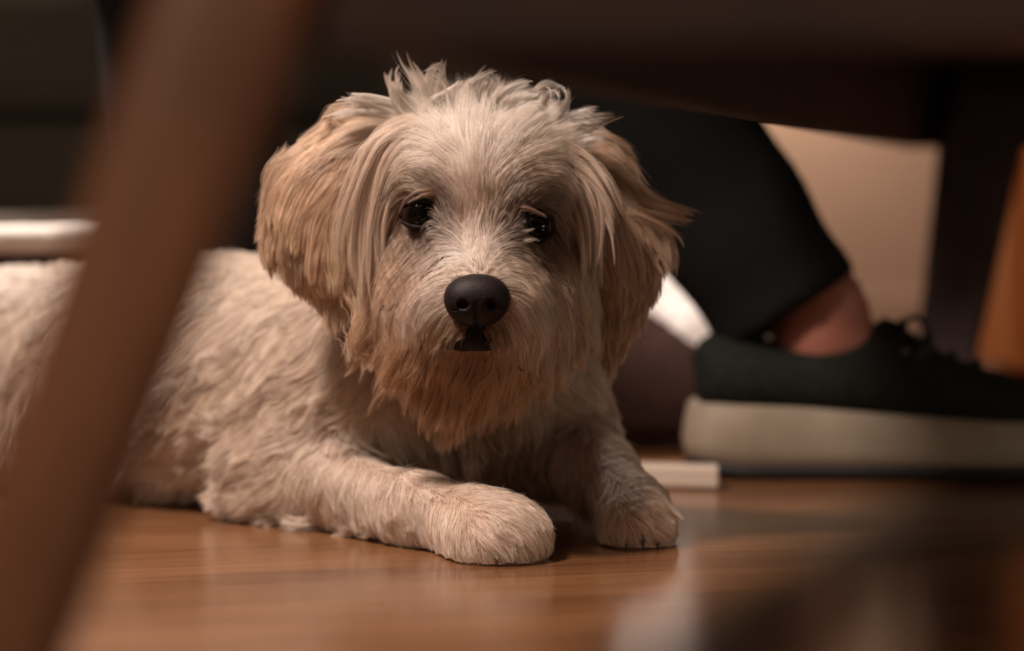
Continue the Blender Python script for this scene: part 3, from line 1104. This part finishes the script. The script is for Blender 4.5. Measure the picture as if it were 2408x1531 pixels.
def fur(name, roots, field, prims, parent, base, tk=.08, sp1=.0035, sp2=.011, k1=.75, k2=.35, wet=0.0, r0=.000105, **kw):
    pts, ln = grow(roots, field, prims, **kw)
    pts, o2 = clump(pts, sp2, k2, 1.8, 1)
    pts, o1 = clump(pts, sp1, k1, 1.3, 2)
    # fine frizz
    s = np.linspace(0, 1, SEG)[None, :, None]
    pts = pts + (vnoise(pts.reshape(-1, 3), 420, 9).reshape(pts.shape)) * 0.00055 * s
    fly = np.nonzero(rng.random(len(pts)) < .05)[0]
    pts[fly] += rng.normal(0, .0016, (len(fly), 1, 3)) * s ** 1.5
    pts[..., 2] = np.maximum(pts[..., 2], 0.0008)
    uv, _ = img(pts[:, 0])
    c = tint(tint(colour_at(uv, base), o1), o2, tk)
    return emit(name, pts, c, parent, r0)


EYEUV = np.array([[990, 500], [1255, 530]])
roots = sample_roots(body, int(250000 * DENS))
dh, db = sdf(roots, HEAD), sdf(roots, BODY)
uvr, _ = img(roots)
is_head = dh < db
keep = roots[:, 2] > 0.0035
for i, (ex, ey) in enumerate(EYEUV):
    rr_ = np.hypot((uvr[:, 0] - ex) / 1.15, uvr[:, 1] - ey)
    keep &= ~((rr_ < 37) & is_head)
keep &= ~(is_head & (np.hypot((uvr[:, 0] - 1122) / 1.12, uvr[:, 1] - 705) < 60))
keep &= ~(is_head & (np.hypot((uvr[:, 0] - 1116) / 2.4, uvr[:, 1] - 803) < 20))
# thin short hair right around eyes
hr, br = roots[keep & is_head], roots[keep & ~is_head]
uvh, _ = img(hr)
beard_sel = uvh[:, 1] > 800
# extra hairs for the face, it is seen closest
fur('face_fur', hr[~beard_sel], FACE, DOG, dog, CW, sp1=.0026, sp2=.010, k1=.55, k2=.30, gravity=.12, lift=.18, hug=.009, wave=.18, len_k=1.25)
fur('beard', hr[beard_sel], FACE, DOG, dog, CA, sp1=.0030, sp2=.010, k1=.65, k2=.40, gravity=.3, lift=.22, hug=.012, len_k=1.15)
LIMBS = [q for q in BODY[5:12] + BODY[13:18]]
TRUNK = [q for q in BODY if not any(q is l for l in LIMBS)]
limb = sdf(br, LIMBS) < sdf(br, TRUNK) + .002
fur('leg_fur', br[limb], BODYF, DOG, dog, CW * np.array([1.03, 1.0, .98]), sp1=.0030, sp2=.009, k1=.55, k2=.40, gravity=.18, lift=.05, wave=.14, hug=.004, len_k=1.15)
br = br[~limb]
fur('body_fur', br, BODYF, DOG, dog, CW * np.array([1.0, .97, .95]), sp1=.0040, sp2=.014, k1=.62, k2=.55, gravity=.2, lift=.24, wave=.42, hug=.012, len_k=1.15, tk=.10)

for e_, f_, pr_, cnt in ((ear_l, EARLF, EARL, 44000), (ear_r, EARRF, EARR, 40000)):
    rt = sample_roots(e_, int(cnt * DENS))
    fur('ear_fur', rt, f_, pr_, e_, CA if e_ is ear_l else CA * .95, sp1=.0026, sp2=.0085, k1=.72, k2=.62, gravity=.25, lift=.14, hug=.008, wave=.10, len_k=1.5, tk=.16)


# ---- hand-placed locks: polylines of (x, y, depth), hairs, root and tip spread in metres
def locks(name, rows, parent, base=CW):
    P_, C_l = [], []
    for row in rows:
        pl, cnt, sr, st = row[:4]
        col = row[4] if len(row) > 4 else None
        path = np.array([P(*q) for q in pl])
        path = smooth_path(path, SEG)
        tt_ = np.linspace(0, 1, SEG)
        s = tt_[None, :, None]
        cnt = int(cnt * (1.9 if cnt > 30 else 1))
        nsub = max(1, cnt // 26)
        own = rng.integers(0, nsub, cnt)
        anis = np.array([1, .7, 1])
        so = rng.normal(0, 1, (nsub, 1, 3)) * anis
        stip = rng.normal(0, 1, (nsub, 1, 3)) * anis
        send = rng.uniform(.66, 1.0, nsub)
        send[0] = 1.0
        wv = rng.normal(0, 1, (nsub, 1, 3)) * np.sin(s * PI * rng.uniform(1, 2.2, (nsub, 1, 1)) + rng.uniform(0, 6, (nsub, 1, 1))) * sr * .35
        centre = path[None] + so * sr * (1 - s) + stip * (st * 1.4 + sr * .30) * s + wv * s
        own_sp = sr * .32 * (1 - s ** .8) + .00028
        pts = centre[own] + rng.normal(0, 1, (cnt, 1, 3)) * anis * own_sp
        e = send[own] * rng.uniform(.86, 1.0, cnt)
        q = np.empty_like(pts)
        for i in range(cnt):
            for a in range(3):
                q[i, :, a] = np.interp(tt_ * e[i], tt_, pts[i, :, a])
        loose = rng.random(cnt) < .07
        q[loose] += rng.normal(0, .0018, (loose.sum(), 1, 3)) * s
        shade = (1 + rng.normal(0, .10, nsub))[own][:, None]
        P_.append(q)
        if col is None:
            uv, _ = img(q[:, 0])
            c = colour_at(uv, base)
        else:
            c = np.tile(col, (cnt, 1))
        C_l.append(c * rng.uniform(.9, 1.08, (cnt, 1)) * shade)
    return emit(name, np.concatenate(P_), np.clip(np.concatenate(C_l), .004, .92), parent)


d0 = 1.500
TOP = []
for pl in [
    [(1040, 280), (1000, 230), (965, 175), (938, 122)], [(1045, 285), (1015, 235), (990, 185), (970, 148)], [(1000, 280), (955, 240), (925, 200), (918, 165)],
    [(990, 275), (945, 245), (935, 200), (940, 165)], [(1070, 280), (1035, 220), (1040, 175), (1046, 138)], [(1055, 280), (1010, 215), (1020, 165), (1048, 152)],
    [(1075, 300), (1050, 240), (1040, 195), (1000, 165)], [(1090, 310), (1100, 240), (1120, 190), (1155, 162)], [(1100, 290), (1090, 230), (1105, 190), (1150, 165)],
    [(1120, 300), (1130, 235), (1160, 195), (1140, 170)], [(1150, 300), (1170, 245), (1200, 210), (1242, 188)], [(1140, 280), (1175, 225), (1210, 200), (1245, 190)],
    [(1180, 310), (1195, 260), (1230, 235), (1262, 225)], [(1200, 330), (1230, 270), (1260, 215), (1300, 200), (1325, 215)], [(1210, 320), (1240, 260), (1275, 205), (1310, 205), (1318, 235)],
    [(1230, 320), (1270, 270), (1290, 225), (1320, 212)], [(1250, 320), (1300, 275), (1330, 240), (1335, 205)], [(1260, 330), (1320, 290), (1370, 262), (1415, 258)],
    [(1280, 345), (1340, 300), (1390, 280), (1455, 272)], [(1290, 360), (1350, 320), (1400, 300), (1440, 320)], [(1290, 380), (1350, 340), (1400, 325), (1432, 322)],
    [(1270, 330), (1330, 285), (1360, 270), (1400, 275)], [(1240, 345), (1300, 320), (1370, 300), (1420, 305)], [(1270, 390), (1340, 370), (1390, 385), (1430, 420)],
    [(960, 260), (900, 240), (850, 230), (805, 236)], [(940, 265), (880, 250), (840, 245), (800, 240)], [(930, 270), (860, 262), (800, 270), (760, 280)], [(1110, 310), (1125, 260), (1120, 220), (1095, 185)],
    [(1000, 300), (1010, 250), (1060, 215), (1090, 190)], [(1160, 330), (1180, 280), (1185, 240), (1215, 215)], [(1060, 330), (1080, 290), (1075, 235), (1082, 190)],
    [(1215, 340), (1215, 290), (1245, 250), (1285, 240)],
]:
    TOP.append(([(x, y, d0 + .012 - .004 * i) for i, (x, y) in enumerate(pl)], 85, .0026, .0006, CL * .97))
for pl in [
    [(1030, 260), (985, 205), (955, 160), (936, 112)], [(1035, 260), (1010, 200), (985, 160), (972, 140)], [(1050, 250), (1035, 190), (1042, 160), (1047, 130)], [(960, 270), (925, 230), (915, 190), (920, 160)],
    [(975, 270), (940, 220), (932, 180), (938, 150)], [(1080, 250), (1055, 200), (1030, 165), (990, 170)], [(1120, 250), (1135, 200), (1150, 170), (1165, 160)], [(1170, 270), (1200, 225), (1230, 195), (1256, 186)],
    [(1240, 280), (1270, 225), (1300, 198), (1330, 208)], [(1250, 290), (1285, 235), (1312, 210), (1320, 235)], [(1300, 290), (1325, 260), (1336, 235), (1338, 198)], [(1340, 330), (1390, 300), (1430, 282), (1470, 268)],
    [(1350, 340), (1400, 320), (1435, 330), (1470, 350)], [(1320, 310), (1370, 285), (1400, 270), (1430, 268)], [(880, 260), (840, 245), (810, 235), (788, 238)], [(900, 265), (860, 240), (845, 228), (820, 222)],
]:
    TOP.append(([(x, y, d0 + .008 - .002 * i) for i, (x, y) in enumerate(pl)], 24, .0012, .0003, CL * .97))
locks('head_tuft', TOP, dog)

CURT = []
for pl in [
    # arcs of hair from the crown over brow and down beside the left cheek
    [(1040, 330), (960, 330), (895, 400), (870, 520), (862, 620), (850, 735)], [(1030, 345), (950, 350), (900, 420), (880, 520), (885, 620), (905, 700)],
    [(1000, 320), (920, 330), (880, 400), (850, 520), (845, 640), (850, 760)], [(1010, 370), (940, 390), (895, 470), (875, 560), (870, 650), (872, 700)],
    [(1060, 380), (985, 395), (925, 440), (895, 500), (890, 560), (900, 640)], [(980, 300), (900, 320), (850, 400), (825, 500), (820, 600), (835, 700)],
    [(1060, 350), (980, 350), (920, 400), (893, 460), (880, 560), (882, 650)], [(1080, 390), (1000, 420), (940, 455), (905, 510), (893, 580), (893, 640)],
    [(960, 310), (880, 340), (840, 420), (812, 500), (800, 580), (810, 660)],
]:
    CURT.append(([(x, y, 1.497 - .004 * min(i, 2)) for i, (x, y) in enumerate(pl)], 170, .0036, .0010, CW * .55 + CA * .45))
for pl in [
    [(1200, 350), (1280, 350), (1330, 400), (1345, 460)], [(1190, 400), (1250, 385), (1300, 410), (1330, 470)], [(1230, 350), (1310, 370), (1370, 430), (1400, 520)],
    [(1250, 370), (1330, 400), (1385, 470), (1405, 580), (1400, 680)], [(1260, 400), (1330, 450), (1365, 540), (1372, 640), (1360, 730)], [(1280, 380), (1360, 420), (1420, 500), (1430, 600)],
    [(1240, 420), (1300, 450), (1340, 520), (1350, 600)], [(1300, 350), (1370, 380), (1420, 440), (1450, 510)],
]:
    CURT.append(([(x, y, 1.500 - .003 * min(i, 2)) for i, (x, y) in enumerate(pl)], 130, .0040, .0012, CW * .5 + CA * .5))
for pl in [  # hair from the bridge across the inner corners of the eyes
    [(1075, 575), (1050, 545), (1030, 515), (1015, 485)], [(1070, 580), (1045, 560), (1022, 540), (1008, 515)], [(1080, 565), (1060, 530), (1045, 500), (1035, 470)],
    [(1170, 575), (1200, 550), (1225, 530), (1240, 512)], [(1175, 580), (1205, 562), (1235, 550), (1262, 545)], [(1175, 585), (1210, 575), (1240, 562), (1255, 558)], [(1165, 570), (1190, 535), (1205, 505), (1215, 480)],
    ]:
    CURT.append(([(x, y, 1.470 - .003 * min(i, 1)) for i, (x, y) in enumerate(pl)], 42, .0022, .0009))
for pl in [
    [(1040, 455), (1010, 452), (975, 462), (945, 490)], [(1050, 465), (1015, 458), (985, 464), (960, 480)], [(1030, 445), (990, 445), (955, 460), (930, 500)],
    [(1200, 490), (1230, 488), (1255, 494), (1280, 506)],
]:
    CURT.append(([(x, y, 1.468 - .002 * min(i, 1)) for i, (x, y) in enumerate(pl)], 30, .0020, .0009, CD * 1.5 + CA * .15))
locks('face_lock', CURT, dog)

MUZ = []
for pl in [  # moustache over the lips
    [(1075, 770), (1062, 790), (1050, 815)], [(1090, 772), (1078, 788), (1062, 800)], [(1060, 770), (1040, 800), (1025, 835)], [(1160, 775), (1165, 795), (1165, 820)],
    [(1175, 770), (1190, 800), (1195, 835)], [(1145, 782), (1148, 800), (1142, 812)],
]:
    MUZ.append(([(x, y, 1.4345) for x, y in pl], 46, .0022, .0010, CO * .45))
for pl in [
    [(1060, 830), (1040, 900), (1010, 960), (1018, 1012)], [(1090, 840), (1060, 920), (1030, 980), (1010, 1010)], [(1040, 820), (1015, 890), (1000, 940), (988, 990)], [(1120, 850), (1100, 920), (1070, 970), (1045, 1005)],
    [(1150, 850), (1130, 920), (1100, 965), (1080, 990)], [(1180, 845), (1170, 910), (1150, 960), (1120, 995)], [(1000, 830), (980, 890), (960, 930), (950, 960)], [(1210, 840), (1215, 900), (1200, 950), (1180, 980)],
    [(960, 830), (930, 870), (910, 900), (900, 940)], [(1250, 830), (1260, 870), (1255, 900), (1245, 930)],
]:
    MUZ.append(([(x, y, 1.474 + .004 * i) for i, (x, y) in enumerate(pl)], 330, .0070, .0016))
for pl in [
    [(900, 780), (880, 830), (855, 870)], [(880, 740), (850, 800), (832, 850)], [(1330, 760), (1350, 810), (1345, 850)], [(1300, 780), (1320, 830), (1320, 870)], [(1360, 740), (1375, 790), (1370, 830)],
]:
    MUZ.append(([(x, y, 1.50) for x, y in pl], 280, .0070, .0025))
locks('beard_lock', MUZ, dog, CA)

DARK = []
for pl in [
    [(1005, 785), (985, 830), (965, 880)], [(1020, 820), (1000, 860), (965, 885)], [(1000, 785), (993, 800), (990, 812)], [(1080, 860), (1070, 885), (1050, 930)], [(1115, 850), (1100, 880), (1090, 900)],
    [(1155, 870), (1140, 885), (1122, 898)], [(1165, 855), (1173, 890), (1170, 910)], [(1185, 815), (1185, 840), (1170, 850)], [(1050, 790), (1040, 815), (1025, 830)], [(1070, 790), (1050, 820), (1030, 825)],
    [(1245, 790), (1248, 805), (1250, 815)], [(1040, 600), (1010, 635), (985, 655)], [(1030, 610), (1000, 640), (985, 665)], [(1010, 575), (985, 585), (975, 583)], [(1005, 860), (995, 885), (998, 905)], [(960, 820), (945, 860), (945, 885)],
    [(925, 715), (918, 725), (910, 732)], [(905, 720), (898, 730), (894, 738)], [(1070, 765), (1058, 800), (1052, 812)], [(1190, 1290), (1195, 1292), (1200, 1296)],
    [(1170, 775), (1180, 800), (1178, 815)], [(1130, 840), (1120, 870), (1100, 905)], [(1220, 860), (1225, 870), (1235, 868)],
]:
    DARK.append(([(x, y, 1.448 + (.008 if y > 820 else 0)) for x, y in pl], 7, .0006, .0003, CD * .35))
locks('dark_hair', DARK, dog)

EL = []
for pl in [
    [(720, 370), (660, 400), (635, 450), (605, 515)], [(700, 380), (655, 420), (640, 470), (612, 540)], [(690, 400), (640, 470), (625, 540), (618, 590)], [(660, 470), (640, 530), (632, 580), (640, 615)],
    [(680, 500), (655, 560), (650, 600), (655, 625)], [(700, 520), (680, 580), (670, 610), (672, 640)], [(870, 310), (790, 350), (710, 385), (650, 420)], [(820, 330), (745, 375), (685, 410), (640, 470)],
    [(830, 420), (790, 480), (770, 560), (775, 640)], [(850, 400), (820, 470), (805, 560), (810, 650)], [(790, 400), (740, 470), (720, 550), (725, 620)], [(850, 340), (790, 400), (760, 480), (745, 570)],
    [(850, 480), (838, 560), (830, 640), (845, 730)], [(800, 560), (800, 620), (810, 680), (835, 735)], [(760, 560), (760, 620), (765, 660), (790, 700)], [(830, 270), (790, 275), (770, 300), (740, 330)],
]:
    EL.append(([(x, y, 1.522 - .002 * i) for i, (x, y) in enumerate(pl)], 170, .0042, .0012))
locks('ear_lock', EL, ear_l, CA)
ER = []
for pl in [
    [(1450, 440), (1500, 480), (1560, 500), (1640, 530)], [(1460, 460), (1520, 490), (1580, 505), (1622, 515)], [(1470, 470), (1530, 510), (1575, 560), (1590, 610)], [(1480, 500), (1540, 540), (1575, 590), (1580, 640)],
    [(1480, 520), (1530, 560), (1560, 610), (1565, 650)], [(1490, 560), (1530, 600), (1540, 640), (1540, 670)], [(1480, 580), (1510, 630), (1525, 670), (1520, 700)], [(1400, 380), (1440, 420), (1480, 470), (1520, 530)],
    [(1450, 560), (1470, 640), (1485, 720), (1480, 800)], [(1430, 560), (1440, 640), (1450, 730), (1445, 808)], [(1400, 560), (1405, 650), (1415, 730), (1410, 800)], [(1470, 560), (1495, 650), (1505, 720), (1495, 770)],
    [(1380, 540), (1380, 640), (1390, 720), (1385, 790)], [(1420, 450), (1450, 520), (1460, 600), (1460, 680)], [(1500, 540), (1545, 570), (1580, 590), (1592, 640)],
]:
    ER.append(([(x, y, 1.525 - .002 * i) for i, (x, y) in enumerate(pl)], 190, .0050, .0012))
locks('ear_lock', ER, ear_r, CA * .95)

LG = []
for pl in [   # feathering behind the elbow and under the forearm: lies along the floor
    [(640, 1150), (600, 1160), (570, 1150)], [(640, 1180), (600, 1195), (565, 1180)], [(650, 1200), (610, 1215), (575, 1205)], [(660, 1210), (620, 1228), (580, 1222)],
    [(740, 1225), (700, 1240), (660, 1236)], [(850, 1220), (820, 1245), (780, 1248)], [(900, 1225), (870, 1255), (830, 1252)],
    [(960, 1230), (930, 1255), (940, 1275), (990, 1280)], [(950, 1225), (925, 1245), (925, 1268), (965, 1283)], [(1000, 1215), (985, 1235), (960, 1250), (945, 1262)],
]:
    r_ = []
    for x, y in pl:
        Y = np.interp(x, [560, 655, 985], [1.63, 1.60, 1.485])
        z = PY(x, y, Y)[2]
        q = PY(x, y, Y) if z > .003 else None
        if q is None:   # meet the floor instead of going under it
            v = PY(x, y, 1.0) - CAM
            q = CAM + v * ((.003 - CAMZ) / v[2])
        r_.append((x, y, float((q - CAM) @ FWD)))
    LG.append((r_, 200, .0045, .0014, CW))
for pl in [   # toe tufts of the near paw
    [(1085, 1195, 1.476), (1105, 1240, 1.450), (1130, 1300, 1.437)], [(1115, 1190, 1.472), (1145, 1240, 1.446), (1168, 1312, 1.431)], [(1150, 1190, 1.468), (1185, 1235, 1.442), (1205, 1305, 1.430)],
    [(1060, 1200, 1.482), (1070, 1250, 1.462), (1090, 1295, 1.452)],
    [(1130, 1180, 1.474), (1185, 1178, 1.468), (1225, 1205, 1.462)],
]:
    LG.append((pl, 110, .0036, .0008, CL))
for pl in [   # the far paw, curled hair
    [(1400, 1120, 1.56), (1440, 1150, 1.54), (1470, 1210, 1.52)], [(1430, 1130, 1.555), (1490, 1165, 1.53), (1520, 1230, 1.505)], [(1460, 1150, 1.545), (1530, 1190, 1.52), (1565, 1250, 1.502)],
    [(1490, 1170, 1.535), (1560, 1205, 1.515), (1590, 1245, 1.505)], [(1380, 1150, 1.56), (1360, 1200, 1.55), (1340, 1240, 1.545)], [(1420, 1170, 1.545), (1430, 1220, 1.525), (1470, 1262, 1.505)],
]:
    LG.append((pl, 120, .0045, .0012, CO * .4 + CW * .5))
locks('leg_feather', LG, dog)
